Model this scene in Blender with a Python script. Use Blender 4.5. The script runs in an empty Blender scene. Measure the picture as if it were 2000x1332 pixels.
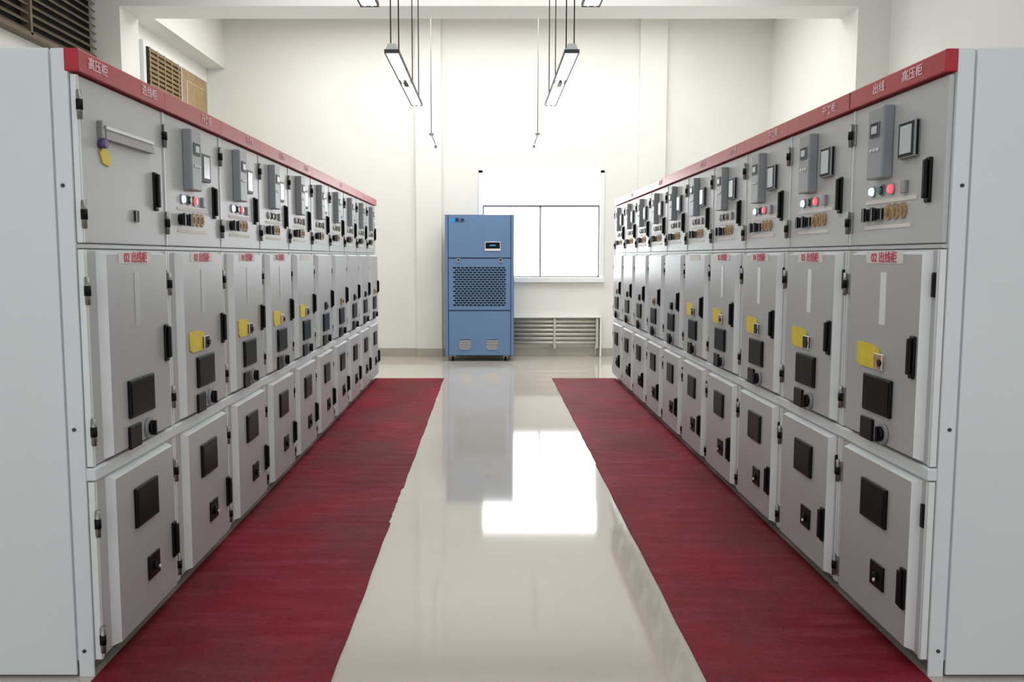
import bpy, bmesh, math, random
from mathutils import Matrix, Vector
random.seed(4)
S = bpy.context.scene
C = bpy.context.collection
S.view_settings.view_transform = 'Standard'

def lin(c):
    return tuple(((v/255)/12.92 if v/255 <= .04045 else ((v/255+.055)/1.055)**2.4) for v in c)

def mat(name, rgb, rough=.5, metal=0, var=.06, scale=6, emit=0, bump=0, coords='Object', stretch=(1,1,1), spec=.5, detail=4):
    m = bpy.data.materials.new(name); m.use_nodes = True
    nt = m.node_tree; b = nt.nodes['Principled BSDF']
    c = lin(rgb)
    tc = nt.nodes.new('ShaderNodeTexCoord'); mp = nt.nodes.new('ShaderNodeMapping')
    mp.inputs['Scale'].default_value = stretch
    nz = nt.nodes.new('ShaderNodeTexNoise'); nz.inputs['Scale'].default_value = scale
    nz.inputs['Detail'].default_value = detail
    cr = nt.nodes.new('ShaderNodeValToRGB')
    cr.color_ramp.elements[0].position = .3; cr.color_ramp.elements[1].position = .7
    cr.color_ramp.elements[0].color = (*[max(0, v*(1-var)) for v in c], 1)
    cr.color_ramp.elements[1].color = (*[min(1, v*(1+var)) for v in c], 1)
    nt.links.new(tc.outputs[coords], mp.inputs['Vector'])
    nt.links.new(mp.outputs[0], nz.inputs['Vector'])
    nt.links.new(nz.outputs['Fac'], cr.inputs['Fac'])
    nt.links.new(cr.outputs['Color'], b.inputs['Base Color'])
    b.inputs['Roughness'].default_value = rough
    b.inputs['Metallic'].default_value = metal
    b.inputs['Specular IOR Level'].default_value = spec
    if emit:
        nt.links.new(cr.outputs['Color'], b.inputs['Emission Color'])
        b.inputs['Emission Strength'].default_value = emit
    return m

M = dict(
    wall=mat('wall_paint', (230,229,222), .85, var=.015, scale=2),
    ceil=mat('ceiling_paint', (218,216,210), .9, var=.02),
    base=mat('baseboard_tile', (172,166,154), .4, var=.05),
    floor=mat('polished_tile_floor', (190,183,172), .06, var=.03, scale=1.2, spec=.85),
    cab=mat('cabinet_powder_coat', (184,187,188), .38, var=.025, scale=3),
    pan=mat('door_pan_coat', (173,175,176), .34, var=.03, scale=3),
    side=mat('cabinet_side_sheet', (218,225,228), .45, var=.015, scale=2),
    edge=mat('door_edge_light', (226,231,232), .35, var=.02),
    dgray=mat('relay_gray', (140,145,150), .4, var=.04),
    bar=mat('bar_gray', (152,153,154), .4, var=.04),
    red=mat('red_header', (172,10,36), .35, var=.12, scale=5),
    blk=mat('black_plastic', (9,10,12), .45, var=.2, spec=.2),
    glass=mat('dark_window_glass', (12,14,15), .3, var=.5, scale=12, spec=.06),
    meter=mat('meter_face', (186,196,202), .2, var=.06),
    white=mat('white_label', (226,222,218), .6, var=.02),
    gold=mat('brass_nameplate', (165,135,95), .5, var=.45, scale=60),
    yel=mat('yellow_tag', (224,200,42), .5, var=.1, scale=12),
    metal=mat('zinc_metal', (150,150,148), .3, .8, var=.1),
    purple=mat('purple_knob', (88,70,120), .4, var=.05),
    rtext=mat('red_print', (200,50,80), .6, var=.05),
    wtext=mat('white_print', (240,205,212), .6, var=.02),
    lred=mat('lamp_red', (255,60,70), .3, emit=2.5, var=.02),
    lwht=mat('lamp_white', (215,235,255), .3, emit=1.2, var=.02),
    lgrn=mat('lamp_green', (30,80,70), .3, var=.05),
    blue=mat('blue_powder_coat', (98,128,166), .45, var=.03, scale=4),
    blued=mat('blue_edge_dark', (60,84,118), .45, var=.03),
    cyan=mat('cyan_mark', (40,150,220), .5, var=.03),
    frame=mat('window_frame_white', (236,238,238), .4, var=.01),
    mull=mat('window_mullion_gray', (120,122,124), .4, var=.02),
    tan=mat('tan_board', (160,136,102), .7, var=.12, scale=8),
    tand=mat('tan_slat', (132,108,74), .7, var=.2, scale=20),
    brown=mat('brown_louver', (112,98,80), .6, var=.15, scale=10),
    dark=mat('dark_void', (38,32,26), .8, var=.2),
    rad=mat('radiator_steel', (196,190,182), .35, .2, var=.08),
    tube=mat('lamp_tube', (250,250,250), .3, emit=1.2, var=.01),
    fixt=mat('fixture_housing', (205,208,210), .35, var=.03),
    fixd=mat('fixture_rim_dark', (44,46,48), .4, var=.1),
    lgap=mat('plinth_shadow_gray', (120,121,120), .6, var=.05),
)

# carpet with streaky wear
def carpet_mat():
    m = bpy.data.materials.new('red_carpet'); m.use_nodes = True
    nt = m.node_tree; b = nt.nodes['Principled BSDF']
    tc = nt.nodes.new('ShaderNodeTexCoord')
    def noise(sc, st, det=5):
        mp = nt.nodes.new('ShaderNodeMapping'); mp.inputs['Scale'].default_value = st
        n = nt.nodes.new('ShaderNodeTexNoise'); n.inputs['Scale'].default_value = sc; n.inputs['Detail'].default_value = det
        nt.links.new(tc.outputs['Object'], mp.inputs['Vector']); nt.links.new(mp.outputs[0], n.inputs['Vector'])
        return n
    def ramp(src, p0, p1, c0, c1):
        r = nt.nodes.new('ShaderNodeValToRGB')
        r.color_ramp.elements[0].position = p0; r.color_ramp.elements[1].position = p1
        r.color_ramp.elements[0].color = (*lin(c0), 1); r.color_ramp.elements[1].color = (*lin(c1), 1)
        nt.links.new(src.outputs['Fac'], r.inputs[0]); return r
    a = noise(1.0, (1.4,.7,1)); s = noise(3.0, (1,4,1), 9); g = noise(55, (1,1,1), 3); q = noise(1.3, (1.2,.9,1), 6)
    r1 = ramp(a, .4, .6, (90,8,20), (142,16,42))
    r2 = ramp(s, .45, .66, (112,6,26), (134,50,64))
    mx = nt.nodes.new('ShaderNodeMix'); mx.data_type = 'RGBA'; mx.inputs[0].default_value = .5
    nt.links.new(r1.outputs[0], mx.inputs[6]); nt.links.new(r2.outputs[0], mx.inputs[7])
    # broad worn, brownish traffic patches
    wr = nt.nodes.new('ShaderNodeMapRange'); wr.inputs['From Min'].default_value = .46; wr.inputs['From Max'].default_value = .64
    wr.inputs['To Max'].default_value = .7
    nt.links.new(q.outputs['Fac'], wr.inputs['Value'])
    mw = nt.nodes.new('ShaderNodeMix'); mw.data_type = 'RGBA'
    nt.links.new(wr.outputs[0], mw.inputs[0]); nt.links.new(mx.outputs[2], mw.inputs[6])
    mw.inputs[7].default_value = (*lin((100,46,48)), 1)
    m2 = nt.nodes.new('ShaderNodeMix'); m2.data_type = 'RGBA'; m2.blend_type = 'MULTIPLY'; m2.inputs[0].default_value = .6
    r3 = nt.nodes.new('ShaderNodeMapRange'); r3.inputs['From Min'].default_value = .3; r3.inputs['From Max'].default_value = .6
    r3.inputs['To Min'].default_value = .6; r3.inputs['To Max'].default_value = 1.05
    nt.links.new(g.outputs['Fac'], r3.inputs['Value'])
    nt.links.new(mw.outputs[2], m2.inputs[6]); nt.links.new(r3.outputs[0], m2.inputs[7])
    nt.links.new(m2.outputs[2], b.inputs['Base Color'])
    b.inputs['Roughness'].default_value = .7
    b.inputs['Specular IOR Level'].default_value = .18
    bp = nt.nodes.new('ShaderNodeBump'); bp.inputs['Strength'].default_value = .25; bp.inputs['Distance'].default_value = .01
    nt.links.new(s.outputs['Fac'], bp.inputs['Height']); nt.links.new(bp.outputs[0], b.inputs['Normal'])
    return m
M['carpet'] = carpet_mat()

class MB:
    def __init__(s): s.bm = bmesh.new(); s.mats = []
    def mi(s, k):
        if k not in s.mats: s.mats.append(k)
        return s.mats.index(k)
    def box(s, x0, x1, y0, y1, z0, z1, k, bev=0):
        i = s.mi(k)
        vs = [s.bm.verts.new(p) for p in ((x0,y0,z0),(x1,y0,z0),(x1,y1,z0),(x0,y1,z0),(x0,y0,z1),(x1,y0,z1),(x1,y1,z1),(x0,y1,z1))]
        fs = []
        for q in ((0,3,2,1),(4,5,6,7),(0,1,5,4),(1,2,6,5),(2,3,7,6),(3,0,4,7)):
            f = s.bm.faces.new([vs[a] for a in q]); f.material_index = i; fs.append(f)
        if bev:
            es = list({e for f in fs for e in f.edges})
            bmesh.ops.bevel(s.bm, geom=es, offset=bev, segments=2, affect='EDGES', profile=.5)
    def frust(s, x0, x1, z0, z1, yb, yf, ins, k, ks):
        a = s.mi(k); b = s.mi(ks)
        B = [s.bm.verts.new(p) for p in ((x0,yb,z0),(x1,yb,z0),(x1,yb,z1),(x0,yb,z1))]
        F = [s.bm.verts.new(p) for p in ((x0+ins,yf,z0+ins),(x1-ins,yf,z0+ins),(x1-ins,yf,z1-ins),(x0+ins,yf,z1-ins))]
        s.bm.faces.new(F).material_index = a
        for j in range(4):
            n = (j+1) % 4
            s.bm.faces.new((B[j], B[n], F[n], F[j])).material_index = b
    def cyl(s, p0, p1, r, k, seg=16, r2=None):
        p0 = Vector(p0); p1 = Vector(p1); d = p1-p0
        rot = d.to_track_quat('Z', 'Y').to_matrix().to_4x4()
        g = bmesh.ops.create_cone(s.bm, cap_ends=True, segments=seg, radius1=r, radius2=r if r2 is None else r2, depth=d.length,
                                  matrix=Matrix.Translation((p0+p1)/2) @ rot)
        i = s.mi(k)
        for f in {f for v in g['verts'] for f in v.link_faces}: f.material_index = i; f.smooth = len(f.verts) == 4
    def poly(s, pts, y0, y1, k):  # pts (x,z)
        i = s.mi(k)
        A = [s.bm.verts.new((x, y0, z)) for x, z in pts]; B = [s.bm.verts.new((x, y1, z)) for x, z in pts]
        s.bm.faces.new(A).material_index = i; s.bm.faces.new(B[::-1]).material_index = i
        for j in range(len(pts)):
            n = (j+1) % len(pts)
            s.bm.faces.new((A[j], B[j], B[n], A[n])).material_index = i
    def obj(s, name, parent=None):
        bmesh.ops.recalc_face_normals(s.bm, faces=s.bm.faces)
        me = bpy.data.meshes.new(name); s.bm.to_mesh(me); s.bm.free()
        for k in s.mats: me.materials.append(M[k])
        o = bpy.data.objects.new(name, me); C.objects.link(o)
        if parent: o.parent = parent
        return o

def empty(name, loc=(0,0,0), rz=0):
    e = bpy.data.objects.new(name, None); e.empty_display_size = .1
    e.location = loc; e.rotation_euler = (0, 0, rz); C.objects.link(e); return e

def text(name, body, size, loc, k, parent, rot=(math.pi/2, 0, 0), align='CENTER', sx=1):
    cu = bpy.data.curves.new(name, 'FONT'); cu.body = body; cu.size = size
    cu.align_x = align; cu.align_y = 'CENTER'; cu.extrude = .0006; cu.offset = size*.012
    cu.materials.append(M[k])
    o = bpy.data.objects.new(name, cu); o.location = loc; o.rotation_euler = rot; o.scale = (sx, 1, 1)
    C.objects.link(o); o.parent = parent; return o

# ------------------------------------------------------------------ room
HW, CEIL, YB, YN = 4.3, 5.15, 13.58, -2.0
def single(name, *boxes):
    m = MB()
    for b in boxes: m.box(*b)
    return m.obj(name)
single('floor', (-HW-.2, HW+.2, YN, YB+.2, -.1, 0, 'floor'))
single('ceiling', (-HW-.2, HW+.2, YN, YB+.2, CEIL, CEIL+.1, 'ceil'))
single('wall_left', (-HW-.2, -HW, YN, YB+.2, 0, CEIL, 'wall'))
single('wall_right', (HW, HW+.2, YN, YB+.2, 0, CEIL, 'wall'))
WX0, WX1, WZ0, WZ1 = -.14, 1.76, 1.19, 2.88
single('wall_back',
    (-HW, WX0, YB, YB+.2, 0, CEIL, 'wall'), (WX1, HW, YB, YB+.2, 0, CEIL, 'wall'),
    (WX0, WX1, YB, YB+.2, 0, WZ0, 'wall'), (WX0, WX1, YB, YB+.2, WZ1, CEIL, 'wall'))
single('trim_1', (-1.12, -.73, YB-.07, YB, 0, CEIL, 'wall'))
single('trim_2', (2.29, 2.70, YB-.07, YB, 0, CEIL, 'wall'))
single('baseboard_back', (-HW, -1.12, YB-.025, YB, 0, .13, 'base'), (-1.13, -.72, YB-.095, YB-.07, 0, .13, 'base'),
       (-.73, 2.29, YB-.025, YB, 0, .13, 'base'), (2.28, 2.71, YB-.095, YB-.07, 0, .13, 'base'), (2.7, HW, YB-.025, YB, 0, .13, 'base'))
# portal frame
single('trim_3', (-HW, -3.95, 9.6, 10.1, 0, 4.22, 'wall'), (3.95, HW, 9.6, 10.1, 0, 4.22, 'wall'), (-HW, HW, 9.6, 10.1, 4.22, CEIL, 'wall'))
single('trim_4', (-HW, -3.98, 6.2, 6.75, 0, CEIL, 'wall'), (3.98, HW, 6.2, 6.75, 0, CEIL, 'wall'), (-HW, HW, 6.2, 6.75, 4.5, CEIL, 'wall'))
single('trim_5', (-HW, -4.02, 10.1, YB, 4.40, CEIL, 'wall'))

# window 1
w = empty('window_1', (0, YB, 0))
m = MB(); f = .045
y0, y1 = -.02, .1
m.box(WX0-.02, WX0+f, y0, y1, WZ0, WZ1, 'frame', .004); m.box(WX1-f, WX1+.02, y0, y1, WZ0, WZ1, 'frame', .004)
m.box(WX0-.02, WX1+.02, y0, y1, WZ1-f, WZ1+.02, 'frame', .004); m.box(WX0-.03, WX1+.03, y0-.04, y1, WZ0-.03, WZ0+f, 'frame', .004)
m.obj('frame', w)
m = MB()
zt = 2.335
m.box(WX0+f, WX1-f, .03, .08, zt-.018, zt+.018, 'mull'); m.box(.785, .81, .03, .08, WZ0+f, zt, 'mull')
m.box(WX0+f, WX0+f+.02, .035, .07, WZ0+f, zt, 'mull'); m.box(WX1-f-.02, WX1-f, .035, .07, WZ0+f, zt, 'mull')
m.box(WX0+f, WX1-f, .035, .07, WZ0+f, WZ0+f+.02, 'mull')
m.obj('mullions', w)

# window 2 on left wall (tan shutters)
w = empty('window_2', (-HW, 0, 0))
m = MB()
m.box(0, .05, 11.0, 13.4, 2.5, 4.22, 'frame')
m.box(.05, .07, 11.08, 12.2, 2.58, 4.15, 'dark')
for i in range(26):
    z = 2.6+i*.06
    m.box(.07, .085, 11.1, 12.2, z, z+.035, 'tand')
for i in range(5):
    m.box(.085, .09, 11.1+i*.25, 11.125+i*.25, 2.58, 4.15, 'tan')
m.box(.05, .09, 12.22, 13.3, 2.58, 4.15, 'tan', .006)
m.box(.09, .1, 12.4, 13.15, 3.45, 4.0, 'tan', .006); m.box(.09, .1, 12.4, 13.15, 2.7, 3.3, 'tan', .006)
m.obj('shutter_panels', w)
# louver on left wall
w = empty('wall_louver_vent', (-HW, 0, 0))
m = MB()
m.box(0, .02, 6.9, 9.6, 3.6, 5.0, 'dark')
for i in range(18):
    z = 3.6+i*.078
    vs = [(.02, z+.05), (.09, z), (.1, z+.012), (.03, z+.062)]
    i0 = m.mi('brown')
    A = [m.bm.verts.new((x, 6.9, zz)) for x, zz in vs]; B = [m.bm.verts.new((x, 9.58, zz)) for x, zz in vs]
    m.bm.faces.new(A).material_index = i0; m.bm.faces.new(B[::-1]).material_index = i0
    for j in range(4):
        n = (j+1) % 4; m.bm.faces.new((A[j], B[j], B[n], A[n])).material_index = i0
m.box(.0, .11, 8.2, 8.24, 3.58, 5.0, 'brown'); m.box(0, .11, 6.86, 9.6, 3.56, 3.6, 'brown')
m.obj('slats', w)

# carpets
def carpet(x0, x1, y0, y1):
    m = MB(); i = m.mi('carpet'); n = 60; h = .007
    L = []; R = []
    for k in range(n+1):
        y = y0+(y1-y0)*k/n
        d = .002*math.sin(k*.5+x0*7)+.0015*math.sin(k*1.3)
        L.append((x0+(d if x0 > 0 else 0), y)); R.append((x1+(d if x0 < 0 else 0), y))
    ring = L+R[::-1]
    T = [m.bm.verts.new((x, y, h)) for x, y in ring]; B = [m.bm.verts.new((x, y, 0)) for x, y in ring]
    N = len(ring)
    for k in range(n):
        m.bm.faces.new((T[k], T[k+1], T[N-2-k], T[N-1-k])).material_index = i
    for k in range(N):
        q = (k+1) % N; m.bm.faces.new((T[k], B[k], B[q], T[q])).material_index = i
    return m
def runner(x0, x1, splits):
    e = empty('red_carpet_runner')
    for j in range(len(splits)-1):
        a, b = splits[j], splits[j+1]
        s = .008*(j % 2)
        o = carpet(x0+(s if x0 > 0 else 0), x1-(s if x0 < 0 else 0), a, b-.004).obj('strip', e)
runner(-1.455, -.578, [-1, 4.96, 5.75, 11.05])
runner(.80, 1.62, [-1, 6.4, 11.05])

# ------------------------------------------------------------------ cabinets
W, H = .8, 2.27
def cabinet(row, i):
    left = row == 'L'
    y0 = 3.1+i*W
    e = empty('switchgear_cabinet', (-1.44, y0, 0) if left else (1.605, y0+W, 0), math.pi/2 if left else -math.pi/2)
    du = 0 if left else .05
    m = MB()
    m.box(.002, W-.002, .022, 1.4, .06, H-.004, 'side')
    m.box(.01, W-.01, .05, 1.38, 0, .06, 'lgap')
    m.box(.0, W, -.012, .03, .738, .786, 'side', .006)      # ledge
    m.box(.002, W-.002, .0, .022, 1.582, 1.596, 'cab')
    if i == 0:
        a, b = (-.012, .002) if left else (W-.002, W+.012)
        m.box(a, b, .085, 1.4, .01, H, 'side', .003)
        a2, b2 = (-.007, .002) if left else (W-.002, W+.007)
        m.box(a2, b2, .022, .078, .0, H, 'side', .002)
        xs, xe = (a2, a2-.004) if left else (b2, b2+.004)
        for z in (.1, .93, 1.8): m.cyl((xs, .055, z), (xe, .055, z), .007, 'fixd', 10)
    m.obj('body', e)
    m = MB()
    m.box(-.002 if i else -.014, W+.002, -.02, .03, 2.192, H, 'red', .004)
    m.obj('red_header', e)
    # doors
    m = MB()
    m.box(.008, W-.008, 0, .021, 1.60, 2.185, 'cab', .004)
    m.box(.004, .02, -.004, .02, 1.60, 2.185, 'edge', .002)
    m.obj('upper_door', e)
    for nm, z0, z1 in (('middle_door', .79, 1.578), ('lower_door', .062, .735)):
        m = MB()
        m.box(.006, W-.006, 0, .021, z0, z1, 'cab', .004)
        m.box(.002, .02, -.006, .02, z0, z1, 'edge', .002); m.box(W-.02, W-.002, -.006, .02, z0, z1, 'edge', .002)
        m.frust(.10, .715 if left else .742, z0+.008, z1-.006, 0, -.034, .012, 'pan', 'edge')
        m.obj(nm, e)
    P = -.034
    # handles
    m = MB()
    def handle(x, zc, h, y):
        m.box(x-.02, x+.02, y-.012, y, zc-h/2, zc+h/2, 'blk', .006)
        m.box(x-.013, x+.013, y-.026, y-.012, zc-h/2+.015, zc+h/2-.008, 'blk', .006)
    handle(.69, 1.83, .165, 0)
    hd = 0 if left else .035
    handle(.665+hd, 1.18, .16, P); handle(.675+hd*.9, .30, .16, P)
    for z in (1.45, .6):   # small cam locks at the closing edge
        m.box(W-.045, W-.022, -.012, 0, z-.045, z+.045, 'blk', .005)
    m.obj('handles', e)
    m = MB()
    for z in (2.08, 1.70, 1.43, .92, .58, .14):
        m.cyl((.0, -.012, z-.05), (.0, -.012, z+.05), .009, 'metal', 10)
        m.cyl((.0, -.012, z-.018), (.0, -.012, z+.018), .012, 'blk', 10)
        m.box(.0, .035, -.008, .0, z-.045, z+.045, 'metal', .002)
    m.obj('hinges', e)
    # windows / knobs
    m = MB()
    a, b = .25+du, .50+du
    def win(x0, x1, z0, z1, s=.012):
        m.box(x0, x1, P-.012, P, z0, z1, 'blk', .004)
        m.box(x0+s, x1-s, P-.014, P-.010, z0+s, z1-s, 'glass')
    win(a, b, .92, 1.07); win(a+.02, b, .475, .635)
    m.box(.38+du, .50+du, P-.008, P, .22, .32, 'blk', .003)
    m.cyl((.44+du, P-.008, .265), (.44+du, P-.02, .265), .018, 'blk'); m.cyl((.455+du, P-.02, .258), (.455+du, P-.026, .258), .007, 'white')
    m.box(a-.01, a+.1, P-.012, P, .80, .89, 'blk', .003)
    m.cyl((b-.06, P, .85), (b-.06, P-.012, .85), .042, 'dgray', 20); m.cyl((b-.06, P-.012, .85), (b-.06, P-.026, .85), .026, 'blk')
    m.box(b-.067, b-.053, P-.036, P-.012, .82, .88, 'blk', .003)
    m.obj('inspection_windows', e)
    # labels
    m = MB()
    lx = (a+b)/2
    if i < 5: m.box(lx-.16, lx+.16, P-.002, P, 1.525, 1.568, 'white')
    if i in (0, 1, 2, 3):
        m.box(lx-.02, lx+.03, P-.002, P, 1.28, 1.49, 'edge' if not left else 'cab')
    if not (left and i == 0):
        t = [(.172,1.108),(.165,1.116),(.162,1.19),(.17,1.197),(.30,1.197),(.335,1.185),(.372,1.182),(.375,1.105),(.368,1.098),(.20,1.098)]
        if i < 5: m.poly([(x+du, z) for x, z in t], P-.005, P-.001, 'yel')
        m.box(.345+du, .42+du, P-.014, P, 1.10, 1.165, 'blk' if i % 3 else 'gold', .004)
        m.cyl((.405+du, P, 1.13), (.405+du, P-.02, 1.13), .014, 'blk')
    if m.mats: m.obj('labels_and_tags', e)
    else: m.bm.free()
    if i < 4:
        text('label_text', ['02 出线柜', '03 出线柜', '04 出线柜', '05 出线柜'][i], .048, (lx, P-.003, 1.546), 'rtext', e, sx=1.1)
    if i % 2 == 0 or i < 4:
        text('header_text', '开关柜' if i else '高压柜', .045, ((.14 if left and i == 0 else .56), -.0215, 2.232), 'wtext', e, sx=1.2)
        if not left and i == 0: text('header_text', '出线', .045, (.28, -.0215, 2.232), 'wtext', e, sx=1.2)
        if left and i == 0: text('header_text', '进线柜', .045, (.62, -.0215, 2.232), 'wtext', e, sx=1.2)
    # upper instruments
    m = MB()
    if left and i == 0:
        m.poly([(.18,1.985),(.18,2.035),(.62,2.028),(.65,1.985)], -.025, 0, 'bar')
        m.box(.178, .63, -.03, -.024, 2.02, 2.032, 'edge')
        m.box(.155, .18, -.022, 0, 1.985, 2.05, 'metal', .004)
        m.cyl((.168, 0, 1.965), (.168, -.03, 1.965), .016, 'purple', 14)
        m.poly([(.165,1.935),(.185,1.955),(.24,1.945),(.255,1.915),(.24,1.89),(.19,1.895)], -.006, -.001, 'yel')
        m.box(.455, .485, -.015, 0, 1.69, 1.74, 'blk', .004)
    else:
        rx = .25
        m.box(rx, rx+.14, -.045, 0, 1.865, 2.15, 'dgray', .006)
        m.box(rx+.03, rx+.11, -.05, -.044, 2.03, 2.09, 'blk', .002)
        m.box(rx+.045, rx+.095, -.051, -.049, 2.045, 2.075, 'meter')
        for q in range(3): m.cyl((rx+.04+q*.03, -.044, 1.98), (rx+.04+q*.03, -.05, 1.98), .007, 'edge', 10)
        mx = .47
        m.box(mx, mx+.135, -.022, 0, 1.925, 2.065, 'blk', .006)
        m.box(mx+.02, mx+.11, -.024, -.02, 1.942, 2.048, 'meter')
        cols = ['lwht', 'lgrn', 'lred'] if i < 3 else ['white', 'lgrn', 'gold']
        for q, c in enumerate(cols):
            x = .225+q*.085
            m.cyl((x, 0, 1.82), (x, -.006, 1.82), .024, 'dgray'); m.cyl((x, -.006, 1.82), (x, -.016, 1.82), .018, c, 16, .015)
        m.box(.49, .53, -.015, 0, 1.795, 1.845, 'dgray', .004)
        for x in (.19, .27):
            m.cyl((x, 0, 1.725), (x, -.016, 1.725), .026, 'blk'); m.box(x-.009, x+.009, -.03, -.016, 1.695, 1.755, 'blk', .003)
        m.box(.29, .33, -.014, 0, 1.70, 1.75, 'blk', .003)
        for q in range(3):
            x = .375+q*.06
            m.cyl((x, 0, 1.73), (x, -.006, 1.73), .032, 'gold', 14); m.box(x-.006, x+.006, -.012, -.006, 1.715, 1.745, 'gold')
        m.box(.16, .60, -.003, 0, 1.768, 1.784, 'white'); m.box(.16, .56, -.003, 0, 1.665, 1.68, 'white')
    m.obj('instrument_panel', e)

for r in 'LR':
    for i in range(10): cabinet(r, i)

# ------------------------------------------------------------------ dehumidifier
e = empty('industrial_dehumidifier', (-.14, 12.9, 0))
m = MB(); hw = .51
m.box(-hw, hw, .012, .5, .085, 2.17, 'blued', .006)
m.box(-hw, -hw+.045, -.004, .05, .085, 2.17, 'blue', .004); m.box(hw-.045, hw, -.004, .05, .085, 2.17, 'blue', .004)
m.box(-hw+.05, hw-.05, -.0, .03, 1.54, 2.165, 'blue', .005)
m.box(-hw+.05, hw-.05, -.0, .03, .765, 1.525, 'blue', .005)
m.box(-hw+.05, hw-.05, -.0, .03, .09, .75, 'blue', .005)
m.obj('body', e)
m = MB()
rows, n = 17, 13
for r in range(rows):
    z = .83+r*.0345
    off = (r % 2)*.5
    for c in range(n):
        x = -.39+(c+off)*.06
        x1 = min(x+.045, .39)
        if x1-x > .01: m.box(x, x1, -.003, .001, z, z+.019, 'blk')
m.obj('air_grille', e)
m = MB()
m.box(.08, .31, -.01, .002, 1.64, 1.775, 'white', .003); m.box(.09, .30, -.013, -.008, 1.675, 1.765, 'blk')
m.box(.15, .24, -.014, -.012, 1.712, 1.73, 'cyan')
for x in (-.31, .31):
    m.box(x-.02, x+.02, -.012, .002, 1.47, 1.53, 'blk', .004); m.cyl((x, -.012, 1.485), (x, -.02, 1.485), .012, 'metal')
m.obj('display_and_latches', e)
m = MB()
for x in (-.215, .19):
    for q in range(7):
        hwid = .085 if q else .07
        z = .185+q*.02
        m.box(x-hwid, x+hwid, -.012, .001, z, z+.008, 'white'); m.box(x-hwid, x+hwid, -.004, .001, z+.008, z+.02, 'blk')
m.obj('lower_vents', e)
m = MB()
for x in (-.40, .39):
    for y in (.07, .43):
        m.box(x-.035, x+.035, y-.035, y+.035, .072, .086, 'metal')
        m.box(x-.028, x-.02, y-.015, y+.03, .03, .075, 'metal'); m.box(x+.02, x+.028, y-.015, y+.03, .03, .075, 'metal')
        m.cyl((x-.017, y+.01, .036), (x+.017, y+.01, .036), .036, 'blk', 20)
m.obj('castors', e)
m = MB()
m.poly([(-.42,2.055),(-.42,2.115),(-.385,2.115),(-.36,2.1),(-.36,2.07),(-.385,2.055)], -.003, .001, 'cyan')
m.obj('plain_mark', e)
text('name_text', '禾木', .075, (-.29, -.003, 2.085), 'blk', e)

# radiator
e = empty('wall_radiator', (0, YB, 0))
m = MB()
for q in range(6):
    z = .22+q*.066
    m.cyl((.3, -.07, z), (1.7, -.07, z), .024, 'rad', 14)
for x in (.32, 1.02, 1.68): m.box(x-.02, x+.02, -.11, -.025, .13, .6, 'rad', .006)
m.box(.25, 1.75, -.12, -.0, .61, .635, 'frame', .004)
m.box(1.72, 1.75, -.12, 0, .0, .61, 'frame', .004)
m.cyl((.34, -.07, 0), (.34, -.07, .2), .012, 'rad'); m.cyl((1.66, -.07, 0), (1.66, -.07, .2), .012, 'rad')
m.obj('tubes', e)

# ------------------------------------------------------------------ light fixtures
def fixture(x, ya, z, L=1.5):
    e = empty('pendant_light_fixture', (x, ya, z))
    m = MB()
    prof = [(-.033, 0), (-.02, .035), (.02, .035), (.033, 0)]
    i0 = m.mi('fixt')
    A = [m.bm.verts.new((a, 0, b)) for a, b in prof]; B = [m.bm.verts.new((a, L, b)) for a, b in prof]
    m.bm.faces.new(A).material_index = i0; m.bm.faces.new(B[::-1]).material_index = i0
    for j in range(4):
        q = (j+1) % 4; m.bm.faces.new((A[j], B[j], B[q], A[q])).material_index = i0
    m.box(-.037, -.032, -.003, L+.003, -.012, .006, 'fixd'); m.box(.032, .037, -.003, L+.003, -.012, .006, 'fixd')
    m.box(-.037, .037, -.006, -.0, -.012, .006, 'fixd'); m.box(-.037, .037, L, L+.006, -.012, .006, 'fixd')
    m.box(-.012, .012, L*.46, L*.54, -.02, 0, 'fixd')
    m.obj('housing', e)
    m = MB()
    m.box(-.031, .031, 0, L*.45, -.008, -.001, 'tube'); m.box(-.031, .031, L*.55, L, -.008, -.001, 'tube')
    m.cyl((-.015, .03, -.012), (-.015, L-.03, -.012), .007, 'tube', 10); m.cyl((.015, .03, -.012), (.015, L-.03, -.012), .007, 'tube', 10)
    m.obj('tubes', e)
    m = MB()
    for y in (.12, L-.12):
        for s in (-.018, .022):
            m.cyl((s, y, .034), (s, y, CEIL-z), .0032, 'fixd', 8)
    m.obj('suspension_rods', e)
fixture(-.478, 4.4, 2.56); fixture(.408, 4.4, 2.56)
fixture(-.478, 2.1, 2.56); fixture(.408, 2.1, 2.56)

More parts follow.
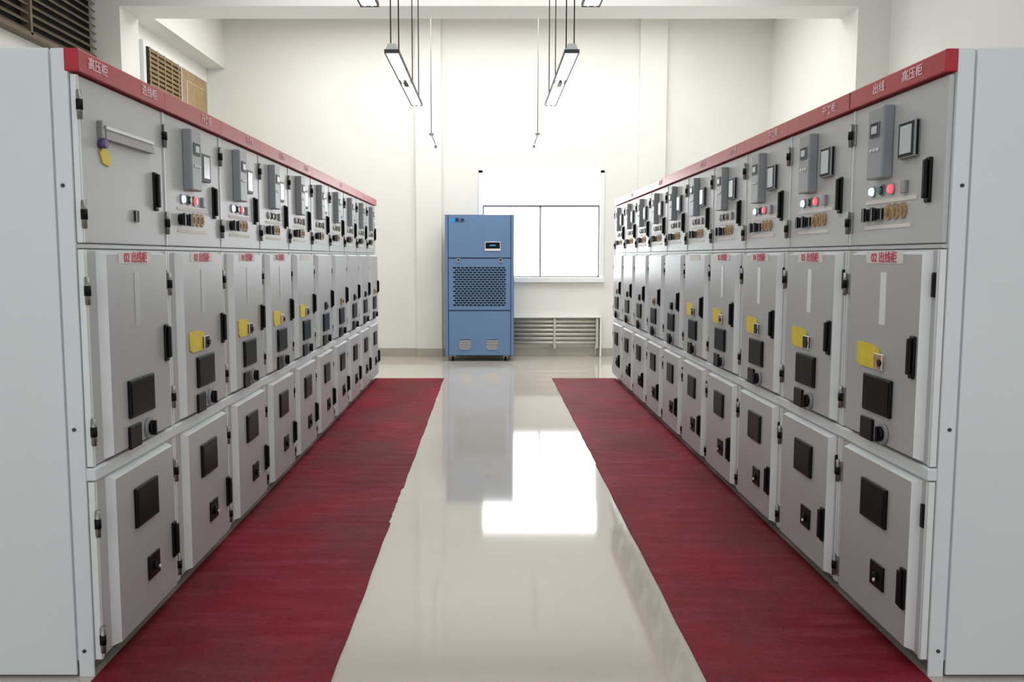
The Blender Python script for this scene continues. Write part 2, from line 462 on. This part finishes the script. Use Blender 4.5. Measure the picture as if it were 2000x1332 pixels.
for x in (-.78, .66):
    e = empty('hanging_wire', (x, 12.0, 0))
    m = MB()
    m.cyl((0, 0, 3.22), (0, 0, CEIL), .006, 'mull', 8)
    m.box(-.03, .03, -.02, .02, 3.19, 3.22, 'metal', .004)
    s = .06 if x < 0 else -.05
    m.cyl((0, 0, 3.2), (s, 0, 3.06), .006, 'mull', 8); m.cyl((s, 0, 3.08), (s, 0, 3.02), .016, 'metal', 10)
    m.obj('wire_and_hook', e)

# ------------------------------------------------------------------ lights
def area(name, loc, rot, sx, sy, p, col=(1,1,1)):
    l = bpy.data.lights.new(name, 'AREA'); l.shape = 'RECTANGLE'; l.size = sx; l.size_y = sy; l.energy = p; l.color = col
    o = bpy.data.objects.new(name, l); o.location = loc; o.rotation_euler = rot; C.objects.link(o); return o
area('added_fill_rear', (0, 11.6, 5.05), (0, 0, 0), 6, 1.8, 205)  # added fill under the ceiling to brighten the back wall; no fitting here
area('added_fill_mid', (0, 8.2, 5.05), (0, 0, 0), 5, 1.6, 90)  # added soft fill over the middle of the aisle, not a real lamp
area('added_fill_front', (0, 3.6, 5.05), (0, 0, 0), 5, 2.5, 62)  # added soft fill above the near cabinets, separate from the pendant fixtures

wd = bpy.data.worlds.new('World'); S.world = wd; wd.use_nodes = True
nt = wd.node_tree; bg = nt.nodes['Background']
tc = nt.nodes.new('ShaderNodeTexCoord'); sp = nt.nodes.new('ShaderNodeSeparateXYZ')
mr = nt.nodes.new('ShaderNodeMapRange')
mr.inputs['From Min'].default_value = -.3; mr.inputs['From Max'].default_value = .6
mr.inputs['To Min'].default_value = 1.2; mr.inputs['To Max'].default_value = 7.5
nt.links.new(tc.outputs['Generated'], sp.inputs[0]); nt.links.new(sp.outputs['Y'], mr.inputs['Value'])
nt.links.new(mr.outputs[0], bg.inputs['Strength']); bg.inputs['Color'].default_value = (.95, .98, 1, 1)

cam = bpy.data.cameras.new('camera'); co = bpy.data.objects.new('camera', cam); C.objects.link(co)
co.location = (0, 0, 1.55); co.rotation_euler = (math.radians(90-5.51), 0, 0)
cam.sensor_width = 36; cam.lens = 30.6; cam.shift_x = .0225; cam.clip_start = .05
S.camera = co
